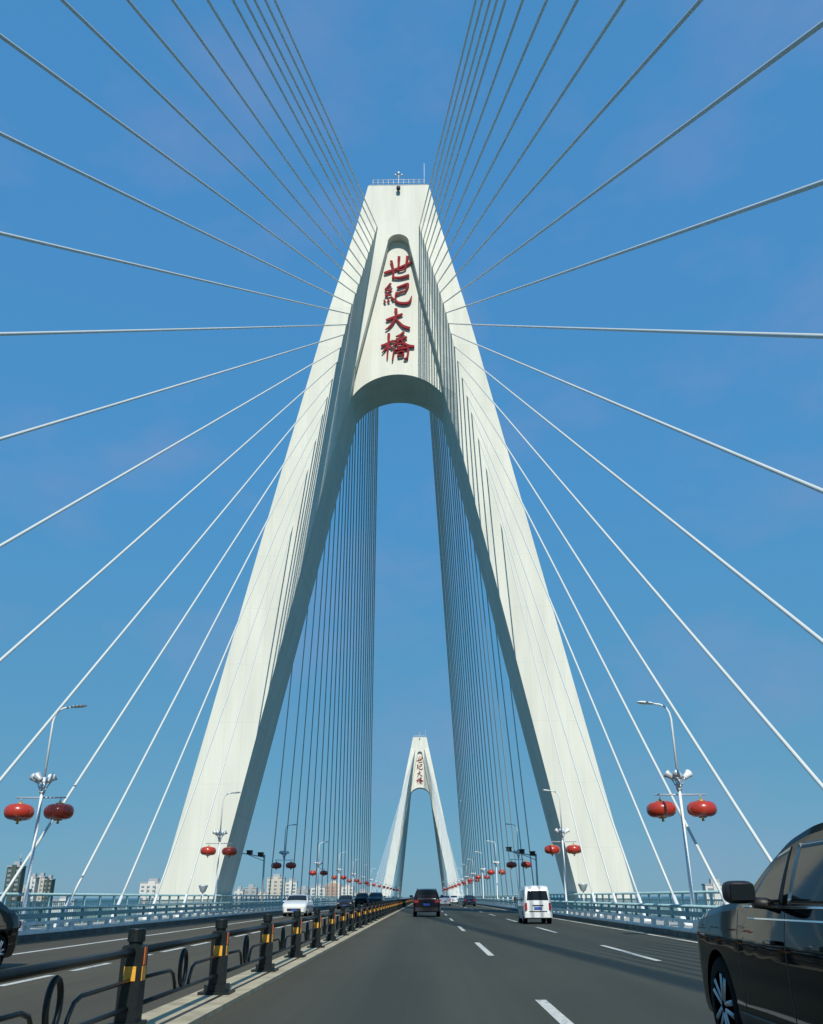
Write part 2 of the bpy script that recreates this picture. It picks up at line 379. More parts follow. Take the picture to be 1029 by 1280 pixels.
def stroke(mb, pts, ws, y0, y1):
    """brush stroke: a smooth ribbon of varying width in the XZ plane, extruded in Y"""
    P = [Vector((p[0], 0, p[1])) for p in pts]; n = len(P); Q = []; V = []
    for i in range(n - 1):
        p0, p1, p2, p3 = P[max(i - 1, 0)], P[i], P[i + 1], P[min(i + 2, n - 1)]
        for k in range(5):
            t = k / 5
            Q.append(.5 * ((2 * p1) + (p2 - p0) * t + (2 * p0 - 5 * p1 + 4 * p2 - p3) * t * t + (3 * p1 - p0 - 3 * p2 + p3) * t ** 3))
            V.append(ws[i] + (ws[i + 1] - ws[i]) * t)
    Q.append(P[-1]); V.append(ws[-1]); m = len(Q); A = []; B = []
    for i in range(m):
        d = (Q[min(i + 1, m - 1)] - Q[max(i - 1, 0)]).normalized(); nn = Vector((-d.z, 0, d.x))
        A.append(Q[i] + nn * V[i] / 2); B.append(Q[i] - nn * V[i] / 2)
    vs = []
    for y in (y0, y1):
        vs += [(p.x, y, p.z) for p in A] + [(p.x, y, p.z) for p in B]
    fs = []
    for i in range(m - 1):
        fs += [(i, i + 1, m + i + 1, m + i), (2 * m + i, 3 * m + i, 3 * m + i + 1, 2 * m + i + 1),
               (i, 2 * m + i, 2 * m + i + 1, i + 1), (m + i, m + i + 1, 3 * m + i + 1, 3 * m + i)]
    fs += [(0, m, 3 * m, 2 * m), (m - 1, 3 * m - 1, 4 * m - 1, 2 * m - 1)]
    mb.add(vs, fs)

GLYPHS = [   # pixel boxes of the four written characters; strokes in a local frame, y down
    ((478.3, 321.6, 34.5, 28.9), (245, 205), [
        ([(0, 150), (40, 138), (120, 110), (245, 55)], [22, 32, 24, 26]),
        ([(62, 40), (76, 90), (84, 150), (76, 196)], [30, 24, 22, 20]),
        ([(132, 4), (130, 60), (122, 128)], [34, 24, 16]),
        ([(208, 2), (200, 50), (188, 112)], [34, 24, 16]),
        ([(122, 128), (160, 124), (190, 110)], [18, 16, 14]),
        ([(76, 190), (140, 192), (222, 172)], [20, 24, 30])]),
    ((478.3, 355, 35.2, 27.6), (250, 195), [
        ([(62, 4), (30, 40), (12, 62), (58, 62)], [26, 16, 12, 18]),
        ([(72, 48), (40, 84), (14, 112), (70, 104)], [18, 14, 14, 20]),
        ([(2, 150), (14, 172)], [14, 26]),
        ([(36, 138), (46, 166)], [14, 26]),
        ([(66, 122), (90, 150)], [14, 26]),
        ([(118, 44), (168, 26), (214, 12), (206, 44), (190, 74)], [20, 24, 28, 22, 16]),
        ([(112, 100), (150, 84), (196, 72)], [18, 20, 18]),
        ([(114, 84), (104, 128), (116, 168), (170, 182), (226, 172), (248, 120)], [22, 20, 24, 28, 26, 8])]),
    ((481, 387, 30.5, 27.4), (215, 195), [
        ([(4, 104), (40, 92), (90, 72), (150, 50)], [20, 32, 26, 24]),
        ([(90, 0), (94, 50), (74, 110), (38, 160), (0, 188)], [36, 28, 26, 22, 8]),
        ([(88, 84), (120, 124), (158, 160), (215, 178)], [14, 22, 32, 30])]),
    ((475.6, 416.6, 42, 36.5), (300, 260), [
        ([(2, 122), (44, 108), (112, 74)], [24, 28, 20]),
        ([(70, 10), (70, 90), (62, 160), (58, 232)], [32, 24, 22, 14]),
        ([(60, 108), (40, 150), (10, 184)], [18, 18, 6]),
        ([(76, 122), (104, 142)], [14, 24]),
        ([(206, 0), (174, 26), (134, 40)], [30, 22, 12]),
        ([(108, 84), (160, 70), (232, 44)], [18, 24, 26]),
        ([(172, 34), (150, 90), (98, 138)], [22, 20, 8]),
        ([(178, 66), (214, 104), (256, 126), (300, 128)], [16, 24, 34, 22]),
        ([(150, 112), (152, 140)], [16, 14]), ([(150, 110), (204, 104), (198, 134)], [14, 16, 12]), ([(152, 140), (198, 134)], [12, 12]),
        ([(118, 160), (112, 200), (104, 250)], [22, 18, 14]),
        ([(118, 162), (180, 152), (240, 144), (240, 200), (232, 232), (204, 238)], [16, 20, 26, 20, 24, 8]),
        ([(152, 182), (156, 218)], [14, 12]), ([(152, 182), (202, 174), (198, 210)], [14, 16, 12]), ([(156, 216), (198, 208)], [12, 12])]),
]
def px_z(y, D): return CAMZ + D * math.tan(PITCH + math.atan((640 - y) / 1112.))

def make_pylon():
    root = tag(empty('bridge_pylon', (0, T1, 0)), 'huge near white A-shaped concrete pylon with four dark red characters', 'bridge pylon', 'bridge pylons')
    zs = [-27, -10, 0, 12, 24, 34, 37, 38.2, 39.8, 41, 42.2, 43.9, 45.6, 47.4, 51.8, 57, 61.5, 62.6, 65, ZT]
    for s in (-1, 1):
        b = MB(); vs = []; n = 6
        for z in zs:
            o = outer(z); ws, wp, rc, t = lerp(WS, z), lerp(WP, z), lerp(RC, z), Tz(z)
            wp = max(wp, ws + .002); rc = max(rc, .002)
            sec = [(o, -t), (o - ws, -t), (o - wp, -t + rc), (o - wp, Tb(z)), (o - ws, Tb(z) + .002), (o, Tb(z) + .002)]
            vs += [(s * x, y, z) for x, y in sec]
        fs = [tuple(range(n)), tuple(range((len(zs) - 1) * n, len(zs) * n))]
        for i in range(len(zs) - 1):
            for k in range(n): fs.append((i * n + k, i * n + (k + 1) % n, (i + 1) * n + (k + 1) % n, (i + 1) * n + k))
        b.add(vs, fs); b.build('leg', M['pylon'], root)
    # web between the legs: back slab with the arch, front layer with the pointed niche
    jn = lambda z: outer(z) - lerp(WP, z) + .35
    ell = lambda t: (4.85 * math.cos(t), 41 + 4.7 * math.sin(t))
    arch = [ell(math.pi * i / 40) for i in range(41)]              # right to left, over the top
    zz = [41, 43.9, 47.4, 51.8, 57, 62.6, ZT - .01]
    top = [(-min(jn(z), outer(z) - .1), z) for z in zz] + [(min(jn(z), outer(z) - .1), z) for z in reversed(zz)]
    b = MB(); b.prism(arch + top, -(TH - 1.0), 4.39); b.build('web', M['pylon'], root)
    nic = []                                                    # niche edge: right foot, up, round, left foot
    r = 1.06; cz = 60.15; ez = lambda z: 1.05 + (cz - z) * .2
    zi = [44.2, 48, 52, 56, 60.15]
    nic += [(ez(z), z) for z in zi] + [(r * math.cos(math.pi * i / 14), cz + r * math.sin(math.pi * i / 14)) for i in range(1, 14)] + [(-ez(z), z) for z in reversed(zi)]
    # strips of the front layer built as quads between niche edge and the junction with the legs
    b = MB()
    yf, yb = -(TH - .004), -(TH - 1.0) - .003
    N = 24; rim = []
    for i in range(N + 1):
        z = 41.6 + (62.4 - 41.6) * i / N; rim.append(z)
    for s in (-1, 1):
        poly = []
        zl = [43.6, 45, 46, 47.4, 50, 53, 56, 58, 60.15]
        inn = [(s * ez(z), z) for z in zl if ez(z) < jn(z) - .32] + [(s * r * math.cos(math.pi / 2 * i / 8), cz + r * math.sin(math.pi / 2 * i / 8)) for i in range(1, 9)]
        out = [(s * jn(z), z) for z in zl if ez(z) < jn(z) - .32]
        out = out + [(s * jn(62.6), 62.6), (s * (outer(ZT) - 1.8), ZT - .012), (0 + s * .0, ZT - .012)]
        poly = inn + out[::-1]
        # reorder: inner up, then top centre, then out down
        b.prism(poly, yf, yb)
    b.build('niche_surround', M['pylon'], root)
    b = MB(); b.box(-3.0, 3.0, -1.7, 4.2, ZT - .005, ZT + .22); b.build('roof_slab', M['concrete'], root)
    b = MB()
    for x in [-2.6 + .52 * i for i in range(11)]:
        for y in (-1.6, 3.4): b.tube([(x, y, ZT + .2), (x, y, ZT + .95)], .022, 6)
    for y in (-1.6, 3.4):
        for z in (.6, .95): b.tube([(-2.6, y, ZT + z), (2.6, y, ZT + z)], .028, 6)
    for x in (-2.6, 2.6): b.tube([(x, -1.6, ZT + .95), (x, 3.4, ZT + .95)], .028, 6)
    b.build('roof_railing', M['white'], root)
    b = MB(); b.tube([(0, -1.2, ZT + .2), (0, -1.2, ZT + 2.0)], .05, 8); b.tube([(-.35, -1.2, ZT + 1.8), (.35, -1.2, ZT + 1.8)], .035, 6)
    b.lathe([(.08, 0), (.15, .06), (.15, .32), (.06, .4)], 10, (0, -1.2, ZT + 2.0)); b.lathe([(.06, 0), (.1, .04), (.1, .2), (.04, .26)], 10, (-.33, -1.2, ZT + 1.83))
    b.lathe([(.06, 0), (.1, .04), (.1, .2), (.04, .26)], 10, (.33, -1.2, ZT + 1.83)); b.build('warning_beacon', M['steel'], root)
    b = MB(); b.tube([(2.62, -1.5, ZT + .2), (2.62, -1.5, ZT + 3.2)], [.035, .02], 6); b.build('lightning_rod', M['white'], root)
    b = MB(); b.tube([(0, -TH, ZT - .55), (0, -TH - .35, ZT - .6)], .07, 8); b.lathe([(.1, -.28), (.2, -.2), (.2, .12), (.05, .22)], 10, (0, -TH - .35, ZT - .65)); b.build('facade_lamp', M['trim'], root)
    # the four characters
    D = T1 - (TH - 1.0); yb = -(TH - 1.0)
    for gi, ((x0, y0, w, h), (gw, gh), strokes) in enumerate(GLYPHS):
        zt, zb_ = px_z(y0, D), px_z(y0 + h, D)
        zc = (zt + zb_) / 2; dep = D * .919 + (zc - CAMZ) * .394; k = dep / 1112.
        wm_ = w * k; hm = zt - zb_
        cx = -.05
        b = MB()
        for si, (pts, ws) in enumerate(strokes):
            q = [(cx + (px / gw - .5) * wm_, zt - py / gh * hm) for px, py in pts]
            sc = wm_ / gw * .78
            stroke(b, q, [v * sc for v in ws], yb - .26 - .004 * si, yb - .14 + .004 * si)
        b.build('character', M['letter'], root)
    return root
pylon = make_pylon()
def copy_tree(o, parent=None):
    c = o.copy(); COL.objects.link(c)
    if parent: c.parent = parent
    for ch in [x for x in bpy.data.objects if x.parent == o]: copy_tree(ch, c)
    return c
far = copy_tree(pylon); far.location = (0, T2, 0); far['label'] = 'small far white A-shaped pylon seen between the legs of the near one'

# ------------------------------------------------------------------ stay cables
HZ = [30.9, 35.8, 38.5, 40.9, 42.5, 44.3, 46.0, 47.5, 48.9, 50.0, 51.2, 52.3, 53.6, 54.7, 55.7, 56.7, 57.8, 58.7, 59.6, 60.4, 61.4, 62.2]
BACK = [12.3, 18.7, 24.6, 31, 37.4, 43.6, 50.1, 56.6, 62.9, 69.4, 75.7, 82.1, 88.2, 94.3, 100.2, 106, 112, 118, 119.7, 121.2, 122.5, 124.5]
FORE = [12.3 + 7.3 * i for i in range(22)]
def fan(ty, d, ss, where, near):
    for s, side in ((-1, 'left'), (1, 'right')):
        for i, sp in enumerate(ss):
            if d < 0 and ty == T1 and s > 0 and 6 < i < 14: sp -= .4
            z = HZ[i]; yl = -(Tz(z) - .5) if d < 0 else Tb(z) - .5
            base = Vector((s * 11.97, ty - 3.1 - sp if d < 0 else ty + 3.1 + sp, .28))
            tip = Vector((s * (outer(z) - min(lerp(WS, z), 2.15)), ty + yl, z + .1))
            rad = .048 + .0005 * i if d < 0 else .05 + .002 * i
            v = tip - base; n = 14; pts = []
            for k in range(n + 1):
                t = k / n; p = v * t; p.z -= 4 * .0008 * v.length * t * (1 - t) * (abs(v.y) / v.length); pts.append(p)
            b = MB(); b.tube(pts, rad, 16 if near else 8)
            o = b.build('stay_cable', M['cable']); o.location = base
            tag(o, f'{ORD[i]} white stay cable up from the deck, {side} side, {where}', 'bridge cable', 'stay cables of the bridge')
            if near:
                u = v.normalized()
                b = MB(); b.tube([-u * .25, u * .5, u * .52, u * 1.3], [rad * 2.2, rad * 2.2, rad * 1.6, rad * 1.5], 10)
                b.box(-.2, .2, -.3, .3, -.02, .2); b.build('anchor_socket', M['white'], o)
fan(T1, -1, BACK, 'in front of near pylon', True)
fan(T1, 1, FORE, 'just behind near pylon', True)
fan(T2, -1, FORE, 'in front of far pylon', False)
fan(T2, 1, BACK, 'beyond the far pylon', False)

# ------------------------------------------------------------------ street lamps and lanterns (built for the right side; s flips the arm)
def lamp(s):
    r = empty('street_lamp', (0, 0, 0))
    b = MB(); b.lathe([(.17, 0), (.17, .04), (.09, .06), (.09, .7), (.075, .75), (.055, 5.5)], 12, (0, 0, 0)); b.build('pole', M['white'], r)
    q = -s
    b = MB(); b.tube([(0, 0, 5.5), (0, 0, 7.65), (q * .05, 0, 7.9), (q * .17, 0, 8.13), (q * .4, 0, 8.23), (q * .7, 0, 8.27)], [.05, .045, .045, .042, .04, .035], 8); b.build('arm', M['white'], r)
    b = MB(); prof = [(0, 0), (.05, .02), (.09, .15), (.11, .4), (.1, .55), (.05, .66), (0, .68)]
    b.lathe(prof, 12, (0, 0, 0), 'X'); h = b.build('lamp_head', M['white'], r); h.location = (q * .62, 0, 8.27); h.scale = (q * 1, 1.5, .6); h.rotation_euler = (0, -q * .08, 0)
    b = MB(); b.tube([(-.98, 0, 4.74), (.98, 0, 4.74)], .03, 8)
    for x in (-.78, .78): b.tube([(x, 0, 4.74), (x, 0, 4.62)], .02, 6)
    b.build('crossbar', M['steel'], r)
    b = MB()
    for k in range(4):
        t = math.pi / 4 + k * math.pi / 2; c, n = math.cos(t), math.sin(t)
        b.tube([(.06 * c, .06 * n, 4.85), (.13 * c, .13 * n, 5.1), (.3 * c, .3 * n, 5.36)], .022, 6)
    for z, rr in ((4.95, .11), (5.12, .17), (5.3, .27)):
        b.tube([(rr * math.cos(a), rr * math.sin(a), z) for a in [math.pi * i / 6 for i in range(12)]], .018, 5, closed=True)
    b.build('bracket', M['steel'], r)
    for k, (x, y) in enumerate(((-.34, -.05), (.34, -.08), (-.08, -.34), (.1, .32))):
        b = MB(); b.lathe([(.05, -.2), (.1, -.16), (.12, 0), (.17, .12), (.16, .15), (0, .13)], 12); f = b.build('floodlight', M['white'] if k % 2 else M['steel'], r)
        f.location = (x, y, 5.46); f.rotation_euler = (.5 * (1 if y > 0 else -.6), .9 * (1 if x > 0 else -1), 0)
    return r
def lantern():
    r = empty('red_lantern', (0, 0, 0))
    b = MB(); prof = []
    for i in range(13):
        t = -math.pi / 2 + math.pi * i / 12
        cc = max(math.cos(t), 0); prof.append((.10 + .41 * cc ** .6, .33 * math.sin(t)))
    b.lathe(prof, 32, (0, 0, 0), rib=.018); b.build('shade', M['red'], r)
    b = MB(); b.lathe([(.14, .31), (.14, .37), (.05, .38), (.03, .46)], 14); b.build('cap', M['gold'], r)
    b = MB(); b.lathe([(.13, -.37), (.14, -.31)], 14); b.build('cap', M['gold'], r)
    b = MB(); b.tube([(0, 0, -.36), (0, 0, -.4), (0, 0, -.5)], [.02, .04, .05], 8); b.build('tassel', M['gold'], r)
    return r
lp = {-1: lamp(-1), 1: lamp(1)}
ln0 = lantern(); first = True
used = {-1: False, 1: False}
for k in range(16):
    y = 32.6 + 29.4 * k
    if abs(y - T2) < 6: y += 9
    for s, side in ((-1, 'left'), (1, 'right')):
        o = lp[s] if not used[s] else copy_tree(lp[s]); used[s] = True
        dy = random.uniform(-.4, .4) if k else 0
        LX = 11.38 if s < 0 else 11.06
        o.location = (s * LX, y + dy, .28); o.scale = (.9, .9, .9)
        tag(o, f'{ORD[k]} white lamp post from the camera along the {side} pavement', 'street lamp', 'street lamps carrying lanterns')
        for q, io in ((-1, 'left'), (1, 'right')):
            l = ln0 if first else copy_tree(ln0); first = False
            l.location = (s * LX + q * .70, y + dy, .28 + .9 * (4.62 - .41) + random.uniform(-.015, .015)); l.scale = (1.0, 1.0, .80); l.rotation_euler = (random.uniform(-.05, .05), random.uniform(-.05, .05), random.uniform(0, 3))
            tag(l, f'{io} red lantern hanging on {ORD[k]} lamp post of the {side} pavement', 'lantern', 'red lanterns on the lamp posts')

# camera masts just behind the near pylon
def mast(s, side):
    r = tag(empty('camera_mast', (s * 11.4, 80, .28)), f'dark mast with horizontal arm of traffic cameras behind near pylon on {side}', 'camera mast', 'traffic camera masts')
    b = MB(); b.tube([(0, 0, 0), (0, 0, 4.3)], [.1, .07], 8); b.build('pole', M['steel'], r)
    b = MB(); b.tube([(0, 0, 4.1), (s * -.0 - 2.4, -.6, 4.5)], .045, 6); b.tube([(0, 0, 3.8), (-1.3, -.3, 4.28)], .03, 6); b.build('arm', M['steel'], r)
    for x, z in ((-.3, 4.3), (-1.2, 4.45), (-2.3, 4.62)):
        b = MB(); b.box(-.2, .2, -.35, .3, -.14, .14); b.box(-.24, .24, -.42, .32, .14, .18); c = b.build('camera_box', M['trim'], r); c.location = (x, x * .25, z)
mast(-1, 'left'); mast(1, 'right')
def flood(x, y, s, label):
    r = tag(empty('pylon_floodlight', (x, y, .28)), label, 'floodlight', 'floodlights at the pylon feet')
    b = MB(); b.tube([(0, 0, 0), (0, 0, 1.3)], .04, 8); b.build('stand', M['steel'], r)
    b = MB(); b.lathe([(.08, 1.3), (.16, 1.34), (.3, 1.68), (.33, 1.74), (.2, 1.77), (0, 1.78)], 14); b.build('lamp_bowl', M['steel'], r)
flood(-12.3, 62.5, -1, 'bowl-shaped floodlight at the foot of the left pylon leg')
flood(12.3, 62.5, 1, 'bowl-shaped floodlight at the foot of the right pylon leg')

# ------------------------------------------------------------------ vehicles
def smoothstep(a): a = min(max(a, 0), 1); return a * a * (3 - 2 * a)
class Car:
    def __init__(c, L, Wd, H, belt, prof, zb=.26, tumble=.22, wheel=.35, axles=None, endz=.05):
        c.L, c.W, c.H, c.belt, c.prof, c.zb, c.tum, c.wr = L, Wd / 2, H, belt, prof, zb, tumble, wheel
        c.axles = axles or (L / 2 - .88, -L / 2 + 1.0)
    def zt(c, y):
        s = 0
        for k, w in ((-2, 1), (-1, 2), (0, 3), (1, 2), (2, 1)): s += w * lerp(c.prof, y + k * .05)
        return s / 9
    def hw(c, y, z):
        a = abs(y) / (c.L / 2); plan = 1 - .05 * a ** 3 - .17 * max(0, (a - .86) / .14) ** 2.2
        if z < .45: t = 1 - .07 * ((.45 - z) / .25) ** 2
        else: t = 1
        q = z / c.belt
        if q < .55: t -= .022 * ((.55 - q) / .55)
        if q > .80: t -= .045 * min(1, (q - .80) / .20) ** 1.3
        x = c.W * plan * t
        if z > c.belt: x -= c.tum * ((z - c.belt) / (c.H - c.belt)) ** 1.25
        return max(x, .05)
    def top(c, x, y):
        w = c.hw(y, c.zt(y) - .05); return c.zt(y) + .035 * (1 - (x / w) ** 2)
    def body(c, m, parent):
        n = 72; ys = [-c.L / 2 + c.L * i / n for i in range(n + 1)]; us = [0, .05, .12, .2, .28, .36, .44, .52, .6, .68, .76, .84, .91, 1]
        rings = []
        for y in ys:
            a = abs(y) / (c.L / 2); zb = c.zb + .10 * max(0, (a - .8) / .2) ** 2; zt = c.zt(y); half = []
            for u in us:
                z = zb + (zt - .06 - zb) * u; half.append((c.hw(y, z), z))
            w = half[-1][0]
            for f in (.972, .93, .8, .55, .28): half.append((w * f, zt - .06 + .06 * (1 - ((f - .93) / .042) ** 2 if f > .93 else 1) + .035 * (1 - f * f) * (1 if f < .95 else .5)))
            half.append((0, zt + .035))
            ring = [(x, y, z) for x, z in half] + [(-x, y, z) for x, z in reversed(half[:-1])]
            rings.append(ring)
        k = len(rings[0]); vs = [p for r in rings for p in r]; fs = []
        for i in range(n):
            for j in range(k): fs.append((i * k + j, i * k + (j + 1) % k, (i + 1) * k + (j + 1) % k, (i + 1) * k + j))
        fs += [tuple(range(k)), tuple(range(n * k, n * k + k))]
        b = MB(); b.add(vs, fs, True); b.sm[-1] = b.sm[-2] = False
        o = b.build('body', m)
        cut = MB()
        for y in c.axles:
            for s in (-1, 1): cut.lathe([(c.wr + .055, (c.W - .30) * s), (c.wr + .055, (c.W + .2) * s)], 36, (0, y, c.wr), 'X')
        co = cut.build('cutter', m)
        md = o.modifiers.new('b', 'BOOLEAN'); md.object = co; md.operation = 'DIFFERENCE'; md.solver = 'EXACT'
        dg = bpy.context.evaluated_depsgraph_get(); me = bpy.data.meshes.new_from_object(o.evaluated_get(dg)); o.modifiers.clear(); o.data = me
        me.materials.clear(); me.materials.append(m)
        bm = bmesh.new(); bm.from_mesh(me)
        for e in bm.edges:
            if len(e.link_faces) == 2 and e.calc_face_angle(0) > R(38): e.smooth = False
        for f in bm.faces: f.smooth = True
        bm.to_mesh(me); bm.free()
        bpy.data.objects.remove(co); o.parent = parent; return o
    def side_patch(c, quad, name, m, parent, s, off=.004, n=10, th=.012):
        (a, b_, c_, d) = quad                     # yz corners, in order
        mb = MB(); vs = []
        for lay in (off, off - th):
            for i in range(n + 1):
                for j in range(n + 1):
                    u, v = i / n, j / n
                    y = (a[0] * (1 - u) + b_[0] * u) * (1 - v) + (d[0] * (1 - u) + c_[0] * u) * v
                    z = (a[1] * (1 - u) + b_[1] * u) * (1 - v) + (d[1] * (1 - u) + c_[1] * u) * v
                    z = min(z, c.zt(y) - .05)
                    vs.append((s * (c.hw(y, z) + lay), y, z))
        K = (n + 1) ** 2; fs = []
        for i in range(n):
            for j in range(n):
                q = (i * (n + 1) + j, (i + 1) * (n + 1) + j, (i + 1) * (n + 1) + j + 1, i * (n + 1) + j + 1); fs += [q, tuple(x + K for x in q[::-1])]
        rim = [j for j in range(n + 1)] + [i * (n + 1) + n for i in range(1, n + 1)] + [n * (n + 1) + j for j in range(n - 1, -1, -1)] + [i * (n + 1) for i in range(n - 1, 0, -1)]
        for i in range(len(rim)): p, q = rim[i], rim[(i + 1) % len(rim)]; fs.append((p, q, q + K, p + K))
        mb.add(vs, fs, True); return mb.build(name, m, parent)
    def top_patch(c, y0, y1, fr, name, m, parent, off=.006, n=12):
        mb = MB(); vs = []
        for lay in (off, off - .015):
            for i in range(n + 1):
                y = y0 + (y1 - y0) * i / n; w = c.hw(y, c.zt(y) - .05) * (fr - .02)
                for j in range(n + 1): x = -w + 2 * w * j / n; vs.append((x, y + (lay if y0 > 0 else -lay), c.top(x, y) + lay))
        K = (n + 1) ** 2; fs = []
        for i in range(n):
            for j in range(n):
                q = (i * (n + 1) + j, (i + 1) * (n + 1) + j, (i + 1) * (n + 1) + j + 1, i * (n + 1) + j + 1); fs += [q, tuple(x + K for x in q[::-1])]
        mb.add(vs, fs, True); return mb.build(name, m, parent)
    def wheels(c, parent, detail=True):
        for y in c.axles:
            for s in (-1, 1):
                r = c.wr; w = .115
                b = MB(); b.lathe([(r * .68, -w), (r * .93, -w), (r, -w * .7), (r, w * .7), (r * .93, w), (r * .68, w), (r * .66, w * .9), (r * .66, -w * .9), (r * .68, -w)], 40, (0, 0, 0), 'X')
                t = b.build('wheel', M['tyre'], parent); t.location = (s * (c.W - .14), y, r)
                b = MB(); b.lathe([(r * .69, w * .98), (r * .66, w * 1.0), (r * .64, w * .5), (r * .6, w * .1), (0, w * .1)], 40, (0, 0, 0), 'X')
                if detail:
                    for k in range(5):
                        for dd in (-.16, .16):
                            a0 = 2 * math.pi * k / 5; p = Vector((w * .8, r * .13 * math.cos(a0 + dd * 3), r * .13 * math.sin(a0 + dd * 3))); q = Vector((w * .9, r * .66 * math.cos(a0 + dd * 1.25), r * .66 * math.sin(a0 + dd * 1.25)))
                            b.tube([p, q], [.034, .026], 6)
                    b.lathe([(r * .2, w * .2), (r * .2, w * .9), (0, w * .95)], 16, (0, 0, 0), 'X')
                rm = b.build('rim', M['rim'], t)
                if s < 0: rm.rotation_euler = (0, 0, math.pi)
                if not detail: pass
    def block(c, name, m, parent, x0, x1, y, z0, z1, d=.03, endside=1):
        """a block hugging the car's end face, slightly proud"""
        b = MB(); yy = y; b.box(x0, x1, yy - d, yy + d, z0, z1); return b.build(name, m, parent)

SUVP = [(-2.42, 1.08), (-2.38, 1.12), (-2.25, 1.45), (-2.05, 1.70), (-1.6, 1.77), (-.9, 1.80), (-.45, 1.77), (-.05, 1.69), (.3, 1.53), (.72, 1.31), (.9, 1.25), (1.5, 1.21), (2.05, 1.15), (2.32, 1.04), (2.42, .88)]
SEDP = [(-2.35, .92), (-2.3, .98), (-1.75, 1.08), (-1.1, 1.34), (-.7, 1.43), (-.2, 1.46), (.3, 1.41), (.75, 1.22), (1.15, 1.02), (1.7, .93), (2.15, .80), (2.33, .66), (2.35, .6)]
VANP = [(-1.95, 1.0), (-1.92, 1.15), (-1.80, 1.70), (-1.70, 1.84), (-1.3, 1.89), (0, 1.90), (.7, 1.86), (1.0, 1.76), (1.5, 1.25), (1.7, 1.08), (1.9, .9), (1.95, .75)]

def build_suv(name, paint, label, loc, rz=0, hero=False):
    r = tag(empty(name, loc, rz), label, 'car'); c = Car(4.84, 1.93, 1.83, 1.20, SUVP, .30, .24, .40, (1.50, -1.38))
    c.body(paint, r)
    for s in (-1, 1):
        c.side_patch([(.56, 1.235), (-.20, 1.235), (-.20, 1.645), (.04, 1.59)], 'window', M['glass'], r, s)
        c.side_patch([(-.32, 1.235), (-1.12, 1.235), (-1.12, 1.67), (-.32, 1.66)], 'window', M['glass'], r, s)
        c.side_patch([(-1.22, 1.24), (-2.0, 1.25), (-1.85, 1.62), (-1.22, 1.66)], 'window', M['glass'], r, s)
        c.side_patch([(.66, 1.212), (-2.0, 1.218), (-2.0, 1.232), (.66, 1.226)], 'belt_trim', M['chrome'], r, s, off=.012, n=14, th=.02)
        c.side_patch([(1.0, .30), (-.9, .30), (-.9, .42), (1.0, .42)], 'sill_trim', M['trim'], r, s, off=.015, n=10, th=.03)
        if hero:
            for y in (.82, -.26, -1.16): c.side_patch([(y, .45), (y - .012, .45), (y - .012, 1.19), (y, 1.19)], 'door_seam', M['trim'], r, s, off=.0015, n=8, th=.006)
            c.side_patch([(.55, 1.125), (-2.1, 1.135), (-2.1, 1.147), (.55, 1.137)], 'shoulder_crease', M['chrome'], r, s, off=.006, n=14, th=.01)
            for y in (-.14, -1.04): c.side_patch([(y, .96), (y + .2, .96), (y + .2, .99), (y, .99)], 'door_handle', paint, r, s, off=.045, n=4, th=.03)
        # mirror
        b = MB(); vs = []
        b.tube([(s * .84, .12, 1.235), (s * 1.02, .12, 1.25)], [.045, .04], 8)
        prof = [(0, -.09), (.095, -.085), (.11, -.05), (.105, .03), (.08, .08), (0, .10)]
        bb = MB(); nu, nv = 20, 12; vs = []; sg = lambda v, e: math.copysign(abs(v) ** e, v)
        for i in range(nv + 1):
            ph = -math.pi / 2 + math.pi * i / nv
            for k in range(nu):
                th = 2 * math.pi * k / nu; cp = abs(math.cos(ph)) ** .55
                yy = -.09 if sg(math.sin(th), .7) < -.75 else .10 * sg(math.sin(th), .8) * cp
                vs.append((.135 * cp * sg(math.cos(th), .55), .105 * cp * sg(math.sin(th), .8), .095 * sg(math.sin(ph), .6)))
        bb.add(vs, [(i * nu + k, i * nu + (k + 1) % nu, (i + 1) * nu + (k + 1) % nu, (i + 1) * nu + k) for i in range(nv) for k in range(nu)], True)
        mo = bb.build('mirror', M['trim'] if hero else paint, r); mo.location = (s * 1.12, .12, 1.325); mo.scale = (.9, .9, .88)
        st = b.build('mirror_arm', M['trim'], mo); st.matrix_parent_inverse = Matrix.Identity(4)
        st.location = (-s * 1.12 / .9, -.12 / .9, -1.325 / .88); st.scale = (1 / .9, 1 / .9, 1 / .88)
        gb = MB(); gb.box(-.10, .10, -.109, -.09, -.065, .065); gb.build('mirror_glass', M['glass'], mo)
    c.top_patch(.02, .72, .93, 'windscreen', M['glass'], r)
    c.top_patch(-2.27, -2.05, .9, 'rear_window', M['glass'], r)
    for s in (-1, 1):
        b = MB(); b.box(min(s * .58, s * .86), max(s * .58, s * .86), -2.43, -2.22, .92, 1.06); b.build('tail_light', M['tail'], r)
        b = MB(); b.box(min(s * .5, s * .82), max(s * .5, s * .82), 2.2, 2.40, .74, .88); b.build('headlight', M['lens'], r)
        if hero: continue
        b = MB(); b.tube([(s * .68, -.3, 1.80), (s * .68, -.5, 1.855), (s * .67, -1.5, 1.85), (s * .67, -1.7, 1.80)], .02, 6); b.build('roof_rail', M['trim'], r)
    b = MB(); b.box(-.23, .23, -2.46, -2.40, .72, .86); b.build('number_plate', M['plate'], r)
    b = MB(); b.box(-.80, .80, -2.50, -2.30, .36, .60); b.build('rear_bumper', M['trim'], r)
    b = MB(); b.box(-.45, .45, 2.36, 2.45, .55, .8); b.build('grille', M['trim'], r)
    c.wheels(r, True); return r
